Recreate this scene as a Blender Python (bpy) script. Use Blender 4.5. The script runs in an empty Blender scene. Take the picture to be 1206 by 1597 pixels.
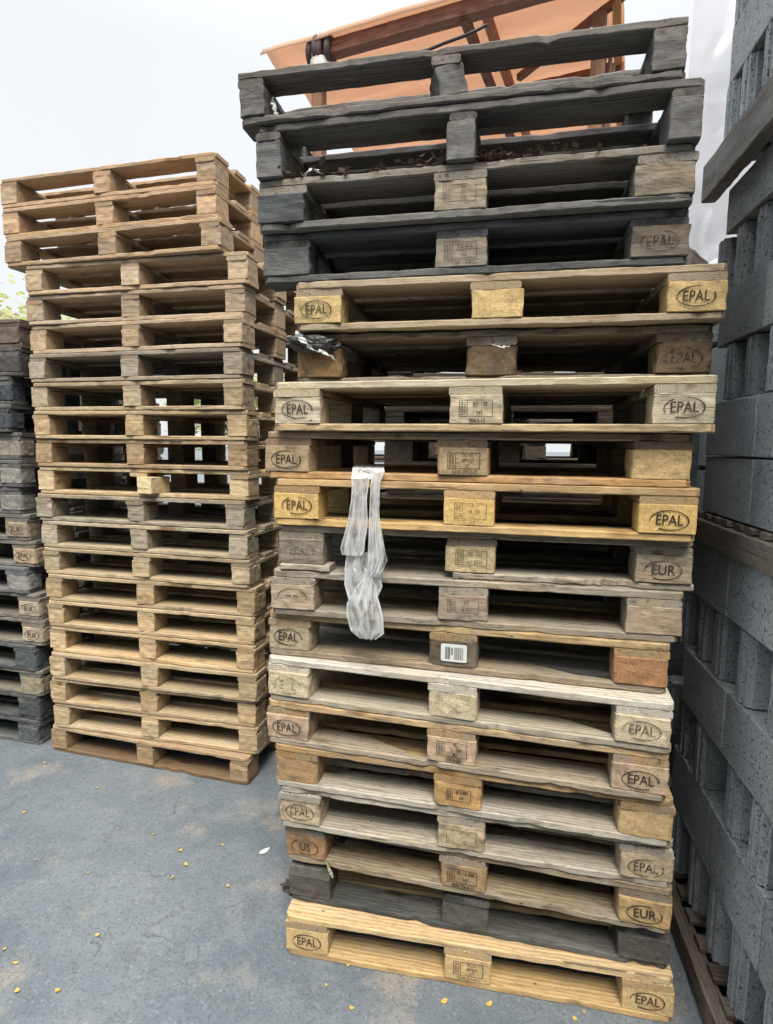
import bpy, bmesh, math, random
from mathutils import Vector, Matrix, noise
R = math.radians
scene = bpy.context.scene
COL = scene.collection
rng = random.Random(11)

# ------------------------------------------------------------------ helpers
def link(o):
    COL.objects.link(o); return o

def empty(name, loc=(0, 0, 0), rz=0.0):
    o = bpy.data.objects.new(name, None); link(o)
    o.empty_display_size = 0.1
    o.location = loc; o.rotation_euler = (0, 0, rz)
    return o

def tag(o, label, cat, group=None, kind=None):
    if label: o['label'] = label
    if cat: o['category'] = cat
    if group: o['group'] = group
    if kind: o['kind'] = kind
    return o

def mesh_from(name, verts, faces, smooth=False):
    me = bpy.data.meshes.new(name)
    me.from_pydata([tuple(v) for v in verts], [], faces)
    me.update()
    if smooth:
        for p in me.polygons: p.use_smooth = True
    return me

def bm_mesh(name, bm, smooth=False):
    bmesh.ops.recalc_face_normals(bm, faces=bm.faces)
    me = bpy.data.meshes.new(name); bm.to_mesh(me); bm.free()
    if smooth:
        for p in me.polygons: p.use_smooth = True
    return me

def obj(name, me, mat=None, parent=None, loc=(0, 0, 0), rot=(0, 0, 0), color=None, **props):
    o = bpy.data.objects.new(name, me); link(o)
    if mat is not None and len(me.materials) == 0: me.materials.append(mat)
    if mat is not None and me.materials[0] is not mat:
        o.material_slots[0].link = 'OBJECT'; o.material_slots[0].material = mat
    if parent is not None: o.parent = parent
    o.location = loc; o.rotation_euler = rot
    if color is not None: o.color = (*color[:3], 1.0)
    for k, v in props.items(): o[k] = v
    return o

def nz(x, y=0.0, z=0.0):
    return noise.noise(Vector((x, y, z)))

# ------------------------------------------------------------------ materials
class NT:
    def __init__(self, name):
        self.m = bpy.data.materials.new(name); self.m.use_nodes = True
        self.t = self.m.node_tree; self.t.nodes.clear()
    def n(self, typ, **kw):
        nd = self.t.nodes.new(typ)
        for k, v in kw.items():
            if k.startswith('_'): setattr(nd, k[1:], v)
            else:
                key = int(k[1:]) if (k[0] == 'i' and k[1:].isdigit()) else k.replace('__', ' ')
                sock = nd.inputs[key]
                if isinstance(v, bpy.types.NodeSocket): self.t.links.new(v, sock)
                else: sock.default_value = v
        return nd
    def math(self, op, a, b=None, c=None, clamp=False):
        nd = self.n('ShaderNodeMath', _operation=op, _use_clamp=clamp)
        for i, v in enumerate((a, b, c)):
            if v is None: continue
            if isinstance(v, bpy.types.NodeSocket): self.t.links.new(v, nd.inputs[i])
            else: nd.inputs[i].default_value = v
        return nd.outputs[0]
    def vmath(self, op, a, b=None):
        nd = self.n('ShaderNodeVectorMath', _operation=op)
        for i, v in enumerate((a, b)):
            if v is None: continue
            if isinstance(v, bpy.types.NodeSocket): self.t.links.new(v, nd.inputs[i])
            else: nd.inputs[i].default_value = v
        return nd.outputs[0]
    def mix(self, f, a, b, blend='MIX'):
        nd = self.n('ShaderNodeMix', _data_type='RGBA', _blend_type=blend)
        for i, v in ((0, f), (6, a), (7, b)):
            if isinstance(v, bpy.types.NodeSocket): self.t.links.new(v, nd.inputs[i])
            else: nd.inputs[i].default_value = v if i == 0 else (*v[:3], 1)
        return nd.outputs[2]
    def ramp(self, f, lo, hi):
        nd = self.n('ShaderNodeMapRange', _interpolation_type='SMOOTHSTEP')
        self.t.links.new(f, nd.inputs[0]); nd.inputs[1].default_value = lo; nd.inputs[2].default_value = hi
        return nd.outputs[0]
    def noise(self, v, scale, detail=4, rough=.55, dist=0.0):
        return self.n('ShaderNodeTexNoise', Vector=v, Scale=scale, Detail=detail, Roughness=rough, Distortion=dist).outputs[0]
    def scale(self, v, s):
        return self.vmath('MULTIPLY', v, s)
    def out(self, surf):
        o = self.n('ShaderNodeOutputMaterial'); self.t.links.new(surf, o.inputs[0]); return self.m
    def pbsdf(self, **kw):
        return self.n('ShaderNodeBsdfPrincipled', **kw)

def local_coords(t):
    tc = t.n('ShaderNodeTexCoord').outputs['Object']
    oi = t.n('ShaderNodeObjectInfo')
    r = t.n('ShaderNodeCombineXYZ', X=t.math('MULTIPLY', oi.outputs['Random'], 37.0),
            Y=t.math('MULTIPLY', oi.outputs['Random'], 91.0), Z=t.math('MULTIPLY', oi.outputs['Random'], 53.0)).outputs[0]
    return tc, t.vmath('ADD', tc, r), oi

def attr(t, name):
    return t.n('ShaderNodeAttribute', _attribute_type='OBJECT', _attribute_name=name).outputs['Fac']

def wood_material():
    t = NT('weathered_wood')
    tc, P, oi = local_coords(t)
    colr = oi.outputs['Color']
    grime = attr(t, 'grime')
    grain = t.noise(t.scale(P, (3.0, 120, 120)), 1.0, 8, .68, .35)
    fine = t.noise(t.scale(P, (16, 420, 420)), 1.0, 3, .6)
    wv = t.n('ShaderNodeTexWave', Vector=t.scale(P, (.30, 1, 1)), Scale=22.0, Distortion=5.0, Detail=3.0, _bands_direction='Y')
    wv.inputs['Detail Scale'].default_value = 1.3
    nrm = t.n('ShaderNodeVectorTransform', _vector_type='NORMAL', _convert_from='WORLD', _convert_to='OBJECT',
              Vector=t.n('ShaderNodeNewGeometry').outputs['True Normal']).outputs[0]
    ax = t.math('ABSOLUTE', t.n('ShaderNodeSeparateXYZ', Vector=nrm).outputs[0])
    isend = t.math('GREATER_THAN', ax, .7)
    # growth rings on sawn ends
    sp = t.n('ShaderNodeSeparateXYZ', Vector=tc)
    cy = t.math('SUBTRACT', sp.outputs[1], t.math('MULTIPLY', oi.outputs['Random'], .14))
    cz = t.math('ADD', sp.outputs[2], t.math('MULTIPLY', oi.outputs['Random'], .07))
    rad = t.math('SQRT', t.math('ADD', t.math('MULTIPLY', cy, cy), t.math('MULTIPLY', cz, cz)))
    rad = t.math('ADD', rad, t.math('MULTIPLY', t.noise(P, 18, 3), .012))
    ring = t.math('ADD', t.math('MULTIPLY', t.math('SINE', t.math('MULTIPLY', rad, 950.0)), .5), .5)
    f = t.math('ADD', t.math('MULTIPLY', grain, .82), t.math('MULTIPLY', wv.outputs['Fac'], .20))
    f = t.math('ADD', f, t.math('MULTIPLY', fine, .26))
    f = t.ramp(f, .32, .92)
    f = t.n('ShaderNodeMix', _data_type='FLOAT', Factor=isend, i2=f, i3=t.math('ADD', t.math('MULTIPLY', ring, .45), t.math('MULTIPLY', fine, .3))).outputs[0]
    dark = t.mix(1.0, colr, (.50, .45, .40), 'MULTIPLY')
    light = t.mix(1.0, colr, (1.25, 1.24, 1.20), 'MULTIPLY')
    c = t.mix(f, dark, light)
    # slow tonal drift along a board
    drift = t.noise(t.scale(P, (2.5, 14, 14)), 1.0, 4, .6)
    c = t.mix(t.math('MULTIPLY', t.ramp(drift, .35, .75), .35), c, t.mix(1.0, colr, (1.1, .88, .62), 'MULTIPLY'))
    # grey bleaching and dark stains
    w1 = t.ramp(t.noise(t.scale(P, (2.4, 11, 11)), 1.0, 5, .6, .4), .40, .66)
    c = t.mix(t.math('MULTIPLY', w1, t.math('MULTIPLY', grime, .75)), c, (.235, .225, .205))
    w2 = t.ramp(t.noise(t.scale(t.vmath('ADD', P, (7, 3, 1)), (7, 48, 48)), 1.0, 6, .68, .3), .53, .70)
    c = t.mix(t.math('MULTIPLY', w2, t.math('ADD', t.math('MULTIPLY', grime, .8), .08), clamp=True), c, (.036, .033, .029))
    # drying cracks
    cr = t.ramp(t.noise(t.scale(P, (1.6, 120, 120)), 1.0, 2, .4, .3), .70, .76)
    c = t.mix(t.math('MULTIPLY', cr, .7), c, (.03, .025, .02))
    # ground-in dirt, scuffs and nail heads
    dirt = t.ramp(t.noise(t.scale(t.vmath('ADD', P, (2, 8, 4)), (34, 95, 95)), 1.0, 7, .72, .2), .52, .66)
    c = t.mix(t.math('MULTIPLY', dirt, t.math('ADD', t.math('MULTIPLY', grime, .55), .16), clamp=True), c, t.mix(1.0, colr, (.30, .27, .25), 'MULTIPLY'))
    scuff = t.ramp(t.noise(t.scale(t.vmath('ADD', P, (5, 1, 9)), (7, 70, 70)), 1.0, 5, .6, .5), .62, .72)
    c = t.mix(t.math('MULTIPLY', scuff, .40), c, t.mix(.5, t.mix(1.0, colr, (1.7, 1.65, 1.55), 'MULTIPLY'), (.40, .37, .32)))
    nv_ = t.n('ShaderNodeTexVoronoi', Vector=t.scale(P, (11, 17, 17)), Scale=1.0)
    nail = t.math('MULTIPLY', t.math('LESS_THAN', nv_.outputs['Distance'], .055), t.math('GREATER_THAN', t.n('ShaderNodeSeparateXYZ', Vector=nv_.outputs['Color']).outputs[0], .62))
    c = t.mix(t.math('MULTIPLY', nail, .85), c, (.045, .035, .03))
    # knots
    vor = t.n('ShaderNodeTexVoronoi', Vector=t.scale(P, (2.6, 6.5, 6.5)), Scale=1.0)
    kn = t.math('SUBTRACT', 1.0, t.ramp(vor.outputs['Distance'], .07, .16))
    c = t.mix(t.math('MULTIPLY', kn, .75), c, t.mix(1.0, colr, (.35, .22, .13), 'MULTIPLY'))
    h = t.math('ADD', t.math('MULTIPLY', grain, .6), t.math('MULTIPLY', fine, .35))
    h = t.math('SUBTRACT', t.math('SUBTRACT', h, t.math('MULTIPLY', cr, .8)), t.math('MULTIPLY', dirt, .25))
    bump = t.n('ShaderNodeBump', Strength=.75, Distance=.003, Height=h)
    p = t.pbsdf(Base__Color=c, Roughness=.88, Normal=bump.outputs[0])
    p.inputs['Specular IOR Level'].default_value = .25
    return t.out(p.outputs[0])

def chip_material():
    t = NT('pressed_chip_block')
    tc, P, oi = local_coords(t)
    colr = oi.outputs['Color']; grime = attr(t, 'grime')
    ch = t.n('ShaderNodeTexVoronoi', Vector=t.scale(P, (90, 150, 210)), Scale=1.0)
    ch2 = t.n('ShaderNodeTexVoronoi', Vector=t.scale(t.vmath('ADD', P, (3, 5, 7)), (210, 120, 120)), Scale=1.0)
    v1 = t.n('ShaderNodeSeparateXYZ', Vector=ch.outputs['Color']).outputs[0]
    v2 = t.n('ShaderNodeSeparateXYZ', Vector=ch2.outputs['Color']).outputs[1]
    f = t.math('ADD', t.math('MULTIPLY', v1, .5), t.math('MULTIPLY', v2, .5))
    c = t.mix(f, t.mix(1.0, colr, (.76, .72, .66), 'MULTIPLY'), t.mix(1.0, colr, (1.16, 1.18, 1.2), 'MULTIPLY'))
    hole = t.ramp(t.noise(P, 210, 2, .5), .64, .72)
    c = t.mix(t.math('MULTIPLY', hole, .55), c, t.mix(1.0, colr, (.25, .18, .12), 'MULTIPLY'))
    w = t.ramp(t.noise(P, 17, 6, .62), .47, .70)
    c = t.mix(t.math('MULTIPLY', w, t.math('ADD', grime, .06), clamp=True), c, (.07, .062, .052))
    h = t.math('ADD', f, t.math('MULTIPLY', t.noise(P, 60, 4), .8))
    bump = t.n('ShaderNodeBump', Strength=.5, Distance=.003, Height=h)
    p = t.pbsdf(Base__Color=c, Roughness=.9, Normal=bump.outputs[0])
    p.inputs['Specular IOR Level'].default_value = .2
    return t.out(p.outputs[0])

def ink_material():
    t = NT('branded_ink')
    tc, P, oi = local_coords(t)
    fade = attr(t, 'fade')
    n = t.math('ADD', t.math('MULTIPLY', t.noise(P, 38, 5, .7), .72), t.math('MULTIPLY', t.noise(P, 320, 3, .6), .28))
    a = t.ramp(t.math('SUBTRACT', n, t.math('MULTIPLY', t.math('ADD', fade, .03), .32)), .23, .38)
    a = t.math('MULTIPLY', a, t.math('SUBTRACT', .93, t.math('MULTIPLY', fade, .35)))
    p = t.pbsdf(Base__Color=(.018, .013, .010, 1), Roughness=.9)
    tr = t.n('ShaderNodeBsdfTransparent')
    mx = t.n('ShaderNodeMixShader', Fac=a); t.t.links.new(tr.outputs[0], mx.inputs[1]); t.t.links.new(p.outputs[0], mx.inputs[2])
    return t.out(mx.outputs[0])

def concrete_block_material():
    t = NT('cast_concrete')
    tc, P, oi = local_coords(t)
    big = t.noise(P, 5, 4, .6); mid = t.noise(P, 45, 5, .65); sp = t.noise(P, 260, 3, .6)
    tone = t.math('ADD', .86, t.math('MULTIPLY', oi.outputs['Random'], .3))
    c = t.mix(t.ramp(big, .3, .7), (.29, .325, .345), (.39, .42, .43))
    c = t.mix(t.math('MULTIPLY', t.ramp(mid, .35, .7), .45), c, (.37, .385, .38))
    pore = t.ramp(t.noise(P, 120, 4, .62), .58, .66)
    c = t.mix(t.math('MULTIPLY', t.ramp(sp, .55, .68), .6), c, (.075, .085, .092)); c = t.mix(t.math('MULTIPLY', pore, .75), c, (.06, .068, .075))
    c = t.mix(t.math('MULTIPLY', t.ramp(t.noise(P, 9, 5, .7), .55, .72), .5), c, (.46, .48, .48))
    c = t.mix(t.math('MULTIPLY', t.ramp(t.noise(P, 330, 2), .62, .72), .7), c, (.42, .43, .42))
    c = t.mix(1.0, c, t.n('ShaderNodeCombineXYZ', X=tone, Y=tone, Z=tone).outputs[0], 'MULTIPLY')
    h = t.math('SUBTRACT', t.math('ADD', t.math('MULTIPLY', sp, .8), t.math('MULTIPLY', mid, .9)), t.math('MULTIPLY', pore, .9))
    bump = t.n('ShaderNodeBump', Strength=1.0, Distance=.006, Height=h)
    p = t.pbsdf(Base__Color=c, Roughness=.93, Normal=bump.outputs[0])
    p.inputs['Specular IOR Level'].default_value = .2
    return t.out(p.outputs[0])

def ground_material():
    t = NT('yard_asphalt')
    P = t.n('ShaderNodeTexCoord').outputs['Object']
    big = t.noise(P, 1.3, 5, .6); mid = t.noise(P, 7, 6, .65); fin = t.noise(P, 90, 5, .7)
    c = t.mix(t.ramp(big, .35, .65), (.100, .122, .140), (.150, .173, .190))
    c = t.mix(t.math('MULTIPLY', t.ramp(mid, .42, .72), .45), c, (.195, .212, .224))
    c = t.mix(t.math('MULTIPLY', t.ramp(t.noise(t.vmath('ADD', P, (9, 2, 0)), 4.5, 6, .7), .55, .70), .45), c, (.075, .082, .09))
    c = t.mix(t.math('MULTIPLY', t.ramp(t.noise(t.vmath('ADD', P, (1.3, 5, 0)), 2.6, 4, .6), .54, .68), .60), c, (.275, .245, .20))  # warm dusty blotches, also painted in to stand for dappled light on the asphalt
    v = t.n('ShaderNodeTexVoronoi', Vector=P, Scale=150.0)
    ag = t.n('ShaderNodeSeparateXYZ', Vector=v.outputs['Color']).outputs[0]
    c = t.mix(t.math('MULTIPLY', t.math('GREATER_THAN', ag, .96), .14), c, (.42, .44, .45))
    c = t.mix(t.math('MULTIPLY', t.math('LESS_THAN', ag, .20), .35), c, (.055, .06, .066))
    v2 = t.n('ShaderNodeTexVoronoi', Vector=P, Scale=34.0)
    chip = t.math('MULTIPLY', t.math('LESS_THAN', v2.outputs['Distance'], .10),
                  t.math('GREATER_THAN', t.n('ShaderNodeSeparateXYZ', Vector=v2.outputs['Color']).outputs[0], .975))
    c = t.mix(t.math('MULTIPLY', chip, .4), c, (.40, .41, .41))
    wob = t.vmath('ADD', P, t.scale(t.n('ShaderNodeTexNoise', Vector=P, Scale=6.0, Detail=5.0).outputs[1], (.35, .35, 0)))
    v3 = t.n('ShaderNodeTexVoronoi', Vector=wob, Scale=.75, _feature='DISTANCE_TO_EDGE')
    crk = t.math('MULTIPLY', t.math('SUBTRACT', 1.0, t.ramp(v3.outputs['Distance'], .0, .006)), t.ramp(mid, .50, .60))
    c = t.mix(t.math('MULTIPLY', crk, .45), c, (.075, .078, .084))
    h = t.math('SUBTRACT', t.math('ADD', t.math('MULTIPLY', fin, .8), t.math('MULTIPLY', ag, .4)), t.math('MULTIPLY', crk, .8))
    bump = t.n('ShaderNodeBump', Strength=.7, Distance=.005, Height=h)
    p = t.pbsdf(Base__Color=c, Roughness=.84, Normal=bump.outputs[0])
    p.inputs['Specular IOR Level'].default_value = .35
    return t.out(p.outputs[0])

def plain(name, colr, rough=.8, spec=.3, var=.25, scale=30, transl=0.0, bump=.2):
    t = NT(name)
    tc, P, oi = local_coords(t)
    n = t.noise(P, scale, 5, .6)
    c = t.mix(n, [x * (1 - var) for x in colr], [min(1, x * (1 + var)) for x in colr])
    b = t.n('ShaderNodeBump', Strength=bump, Distance=.003, Height=n)
    p = t.pbsdf(Base__Color=c, Roughness=rough, Normal=b.outputs[0])
    p.inputs['Specular IOR Level'].default_value = spec
    if transl <= 0: return t.out(p.outputs[0])
    tr = t.n('ShaderNodeBsdfTranslucent', Color=c)
    mx = t.n('ShaderNodeMixShader', Fac=transl)
    t.t.links.new(p.outputs[0], mx.inputs[1]); t.t.links.new(tr.outputs[0], mx.inputs[2])
    return t.out(mx.outputs[0])

def film_material(name, base, lo, hi, scale, stretch, tint=(.86, .90, .92)):
    t = NT(name)
    tc, P, oi = local_coords(t)
    w = t.noise(t.scale(P, stretch), scale, 4, .55, .5)
    rid = t.math('SUBTRACT', 1.0, t.math('MULTIPLY', t.math('ABSOLUTE', t.math('SUBTRACT', w, .5)), 6.5), clamp=True)
    lw = t.n('ShaderNodeLayerWeight', Blend=.35).outputs['Facing']
    a = t.math('ADD', t.math('MULTIPLY', rid, hi), t.math('ADD', lo, t.math('MULTIPLY', lw, .35)), clamp=True)
    b = t.n('ShaderNodeBump', Strength=.6, Distance=.006, Height=w)
    d = t.n('ShaderNodeBsdfDiffuse', Color=(*tint, 1), Normal=b.outputs[0])
    tl = t.n('ShaderNodeBsdfTranslucent', Color=(*tint, 1), Normal=b.outputs[0])
    g = t.n('ShaderNodeBsdfGlossy', Color=(.95, .97, 1, 1), Roughness=.18, Normal=b.outputs[0])
    m1 = t.n('ShaderNodeMixShader', Fac=base); t.t.links.new(d.outputs[0], m1.inputs[1]); t.t.links.new(tl.outputs[0], m1.inputs[2])
    m2 = t.n('ShaderNodeMixShader', Fac=.22); t.t.links.new(m1.outputs[0], m2.inputs[1]); t.t.links.new(g.outputs[0], m2.inputs[2])
    tr = t.n('ShaderNodeBsdfTransparent')
    m3 = t.n('ShaderNodeMixShader', Fac=a); t.t.links.new(tr.outputs[0], m3.inputs[1]); t.t.links.new(m2.outputs[0], m3.inputs[2])
    return t.out(m3.outputs[0])

WOOD = wood_material(); CHIP = chip_material(); INK = ink_material()
CONC = concrete_block_material(); GROUND = ground_material()
LEAFM = plain('dry_yellow_leaf', (.60, .42, .10), .7, .3, .3, 60, .25)
BROWNLEAF = plain('dead_brown_leaf', (.075, .055, .04), .8, .2, .4, 60, .15)
FOLI = plain('sunlit_foliage', (.46, .47, .20), .6, .3, .25, 3, .55)
BARK = plain('tree_bark', (.09, .07, .05), .9, .2, .4, 18)
PAPER = plain('white_scrap', (.72, .74, .73), .6, .3, .08, 40, .2)
BLACKP = plain('torn_black_plastic', (.02, .02, .022), .45, .5, .4, 50)
FILM = film_material('clear_film', .40, .15, .62, 10.0, (2.6, 1, .8), (.96, .99, 1.0))
WRAP = film_material('stretch_wrap', .85, .40, .28, 3.0, (.7, .7, 2.0), (.91, .87, .91))
STEEL = plain('galvanised_nail', (.30, .29, .28), .5, .5, .2, 60)

# ------------------------------------------------------------------ timber pieces
_seed = [0]
def seed():
    _seed[0] += 1; return _seed[0] * 7.31

def board_mesh(L, W, T, rough=1.0, corner=None, y0f=None, y1f=None, x0=0.0, n=44, edge_drop=None, hf=.0013):
    """a sawn board along x: eight-point section, waney edges, nicks, optional cut-off outer corners"""
    s = seed(); r = random.Random(s)
    xs = [x0, x0 + .004, x0 + .013] + [x0 + .013 + (L - .026) * i / n for i in range(1, n)] + [x0 + L - .013, x0 + L - .004, x0 + L]
    bites = [(r.uniform(.03, L - .03) + x0, r.uniform(.004, .010) * rough, r.uniform(.008, .03)) for _ in range(int(3 * rough))]
    verts, faces = [], []
    warp = r.uniform(-1, 1) * .0012 * rough
    for i, x in enumerate(xs):
        e = min(x - x0, x0 + L - x)
        ya = nz(x * 5, s, 1) * .0030 * rough + nz(x * 22, s, 2) * .0018 * rough + nz(x * 70, s, 12) * hf * rough
        yb = W + nz(x * 5, s, 3) * .0028 * rough + nz(x * 22, s, 4) * .0016 * rough
        for bx, bd, bw in bites: ya += bd * math.exp(-((x - bx) / bw) ** 2)
        if y0f: ya += y0f(x)
        if y1f: yb = min(yb, max(ya + .004, y1f(x) + nz(x * 30, s, 8) * .004))
        if corner == 'front' and e < .014: ya += (.014 - e) * 1.0
        if corner == 'back' and e < .014: yb -= (.014 - e) * 1.0
        za = abs(nz(x * 8, s, 5)) * .0008 * rough
        zb = T - abs(nz(x * 7, s, 6)) * .0013 * rough - abs(nz(x * 25, s, 9)) * .0009 * rough
        if edge_drop: zb -= edge_drop(x)
        c = .0020 + abs(nz(x * 14, s, 7)) * .0034 * rough + abs(nz(x * 60, s, 17)) * .0022 * rough
        if e < .001: c += .0012
        ex = x
        if e < .001: ex = x + (nz(s, 3) * .002)
        w = warp * math.sin(math.pi * (x - x0) / L)
        for (y, z) in ((ya + c, za), (yb - c, za), (yb, za + c), (yb, zb - c), (yb - c, zb), (ya + c, zb), (ya, zb - c), (ya, za + c)):
            verts.append((ex + (y - W / 2) * nz(s, 9) * .02 * (1 if e < .001 else 0), y, z + w * 0))
    m = len(xs)
    for i in range(m - 1):
        for k in range(8):
            a = i * 8 + k; b = i * 8 + (k + 1) % 8
            faces.append((a, b, b + 8, a + 8))
    faces.append(tuple(range(7, -1, -1))); faces.append(tuple((m - 1) * 8 + k for k in range(8)))
    bm = bmesh.new(); vs = [bm.verts.new(v) for v in verts]
    for f in faces: bm.faces.new([vs[k] for k in f])
    return bm_mesh('board', bm)

def block_mesh(bx, by, bz, rough=.6, rnd=.004, twist=0.0):
    s = seed()
    bm = bmesh.new(); bmesh.ops.create_cube(bm, size=1.0)
    bmesh.ops.scale(bm, vec=(bx, by, bz), verts=bm.verts)
    vert_edges = [e for e in bm.edges if abs(e.verts[0].co.z - e.verts[1].co.z) > bz * .5]
    bmesh.ops.bevel(bm, geom=vert_edges, offset=rnd, segments=2, profile=.5, affect='EDGES')
    hor = [e for e in bm.edges if abs(e.verts[0].co.z - e.verts[1].co.z) < 1e-6 and len(e.link_faces) == 2 and
           abs(e.link_faces[0].normal.dot(e.link_faces[1].normal)) < .5]
    bmesh.ops.bevel(bm, geom=hor, offset=.0018, segments=1, profile=.5, affect='EDGES')
    cuts = 7 if rough > .9 else 3
    bmesh.ops.subdivide_edges(bm, edges=[e for e in bm.edges if e.calc_length() > .03], cuts=cuts, use_grid_fill=True)
    a = .0013 * rough if rough <= .9 else .0028 * rough
    for v in bm.verts:
        d = noise.noise_vector(v.co * 40 + Vector((s, 0, 0))) * a + noise.noise_vector(v.co * 9 + Vector((0, s, 0))) * a
        d.z *= .15
        v.co += d
    return bm_mesh('block', bm)

_bc = {}
def board_var(L, W, T, rough, corner, k=4):
    key = (round(L, 3), round(W, 3), round(T, 4), rough, corner)
    if key not in _bc: _bc[key] = [board_mesh(L, W, T, rough, corner) for _ in range(k)]
    return rng.choice(_bc[key])
_kc = {}
def block_var(bx, by, bz, rough, rnd, k=4):
    key = (round(bx, 3), round(by, 3), round(bz, 4), rough, rnd)
    if key not in _kc: _kc[key] = [block_mesh(bx, by, bz, rough, rnd) for _ in range(k)]
    return rng.choice(_kc[key])

# ------------------------------------------------------------------ stamps
_tc = {}
def text_geo(body, size, sx=.8, weight=0.0):
    key = (body, size, sx, weight)
    if key in _tc: return _tc[key]
    cu = bpy.data.curves.new('lettering', 'FONT'); cu.body = body; cu.size = size
    cu.align_x = 'CENTER'; cu.align_y = 'CENTER'; cu.resolution_u = 3; cu.offset = weight
    o = bpy.data.objects.new('lettering', cu); link(o)
    bpy.context.view_layer.update()
    dg = bpy.context.evaluated_depsgraph_get()
    me = bpy.data.meshes.new_from_object(o.evaluated_get(dg))
    vs = [(v.co.x * sx, v.co.y) for v in me.vertices]; fs = [tuple(p.vertices) for p in me.polygons]
    bpy.data.objects.remove(o); bpy.data.curves.remove(cu); bpy.data.meshes.remove(me)
    _tc[key] = (vs, fs); return _tc[key]

class Stamp:
    def __init__(s): s.v = []; s.f = []
    def add(s, vs, fs, dx=0, dz=0):
        b = len(s.v); s.v += [(x + dx, 0.0, z + dz) for x, z in vs]; s.f += [tuple(i + b for i in f) for f in fs]
    def text(s, body, dx, dz, size, sx=.8, w=0.0): s.add(*text_geo(body, size, sx, w), dx, dz)
    def rect(s, x0, z0, x1, z1): s.add([(x0, z0), (x1, z0), (x1, z1), (x0, z1)], [(0, 1, 2, 3)])
    def frame(s, x0, z0, x1, z1, w=.0016):
        s.rect(x0, z0, x1, z0 + w); s.rect(x0, z1 - w, x1, z1); s.rect(x0, z0 + w, x0 + w, z1 - w); s.rect(x1 - w, z0 + w, x1, z1 - w)
    def oval(s, a, b, w=.0022, gaps=()):
        n = 56; vs = []; fs = []
        for i in range(n):
            th = 2 * math.pi * i / n; ww = w * (1 + .25 * math.sin(3 * th + 1))
            vs += [(a * math.cos(th), b * math.sin(th)), ((a - ww) * math.cos(th), (b - ww) * math.sin(th))]
        for i in range(n):
            ang = 360 * i / n
            if any(g0 <= ang <= g1 for g0, g1 in gaps): continue
            j = (i + 1) % n; fs.append((2 * i, 2 * j, 2 * j + 1, 2 * i + 1))
        s.add(vs, fs)
    def mesh(s): return mesh_from('stamp', s.v, s.f)

def oval_stamp(word, kind=0, s=1.0):
    st = Stamp()
    gaps = [(), ((20, 70),), ((185, 235),), ((300, 350),), ((80, 120), (200, 240))][kind % 5]
    st.oval(.049 * s, .0275 * s, .0030, gaps); st.text(word, 0, 0, .040 * s, .80 if len(word) > 3 else .86, .0003)
    return st.mesh()

def box_stamp(lines, below=None, bold=0.0, s=1.0):
    st = Stamp()
    x0, x1, z0, z1 = -.046 * s, .046 * s, -.018 * s, .028 * s
    xm = x0 + .022 * s
    st.frame(x0, z0, x1, z1); st.rect(xm, z0 + .0016, xm + .0014, z1 - .0016)
    # the little ladder mark beside the wording
    st.rect(x0 + .0085 * s, z0 + .004, x0 + .0099 * s, z1 - .004)
    for k in range(6):
        zz = z0 + .006 * s + k * .0063 * s
        st.rect(x0 + .004 * s, zz, x0 + .0075 * s, zz + .0024); st.rect(x0 + .0125 * s, zz + .001, x0 + .0185 * s, zz + .0032)
    hgt = (z1 - z0) / max(2, len(lines))
    for i, ln in enumerate(lines):
        if ln: st.text(ln, (xm + x1) / 2, z1 - hgt * (i + .5), min(.0165 * s, hgt * .95), .78, bold)
    if below: st.text(below, .004, z0 - .0095 * s, .0155 * s, .78, bold)
    return st.mesh()

# ------------------------------------------------------------------ pallets
EUR = dict(T=.022, H=.078, bw=.145, bd=(.10, .145, .10), deck=[(0, .145), (.19, .10), (.3275, .145), (.51, .10), (.655, .145)])
LIGHT = dict(T=.0197, H=.0809, bw=.098, bd=(.12, .12, .12), deck=[(0, .12), (.18, .10), (.34, .12), (.52, .10), (.68, .12)])
NARROW = dict(T=.022, H=.078, bw=.078, bd=(.10, .10, .10), deck=[(0, .10), (.20, .08), (.36, .08), (.52, .08), (.70, .10)])

def jit(c, a=.12):
    k = 1 + rng.uniform(-a, a); w = rng.uniform(-.035, .035); return tuple(max(.008, x * k * m) for x, m in zip(c, (1 + w, 1, 1 - w * 1.5)))

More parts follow.
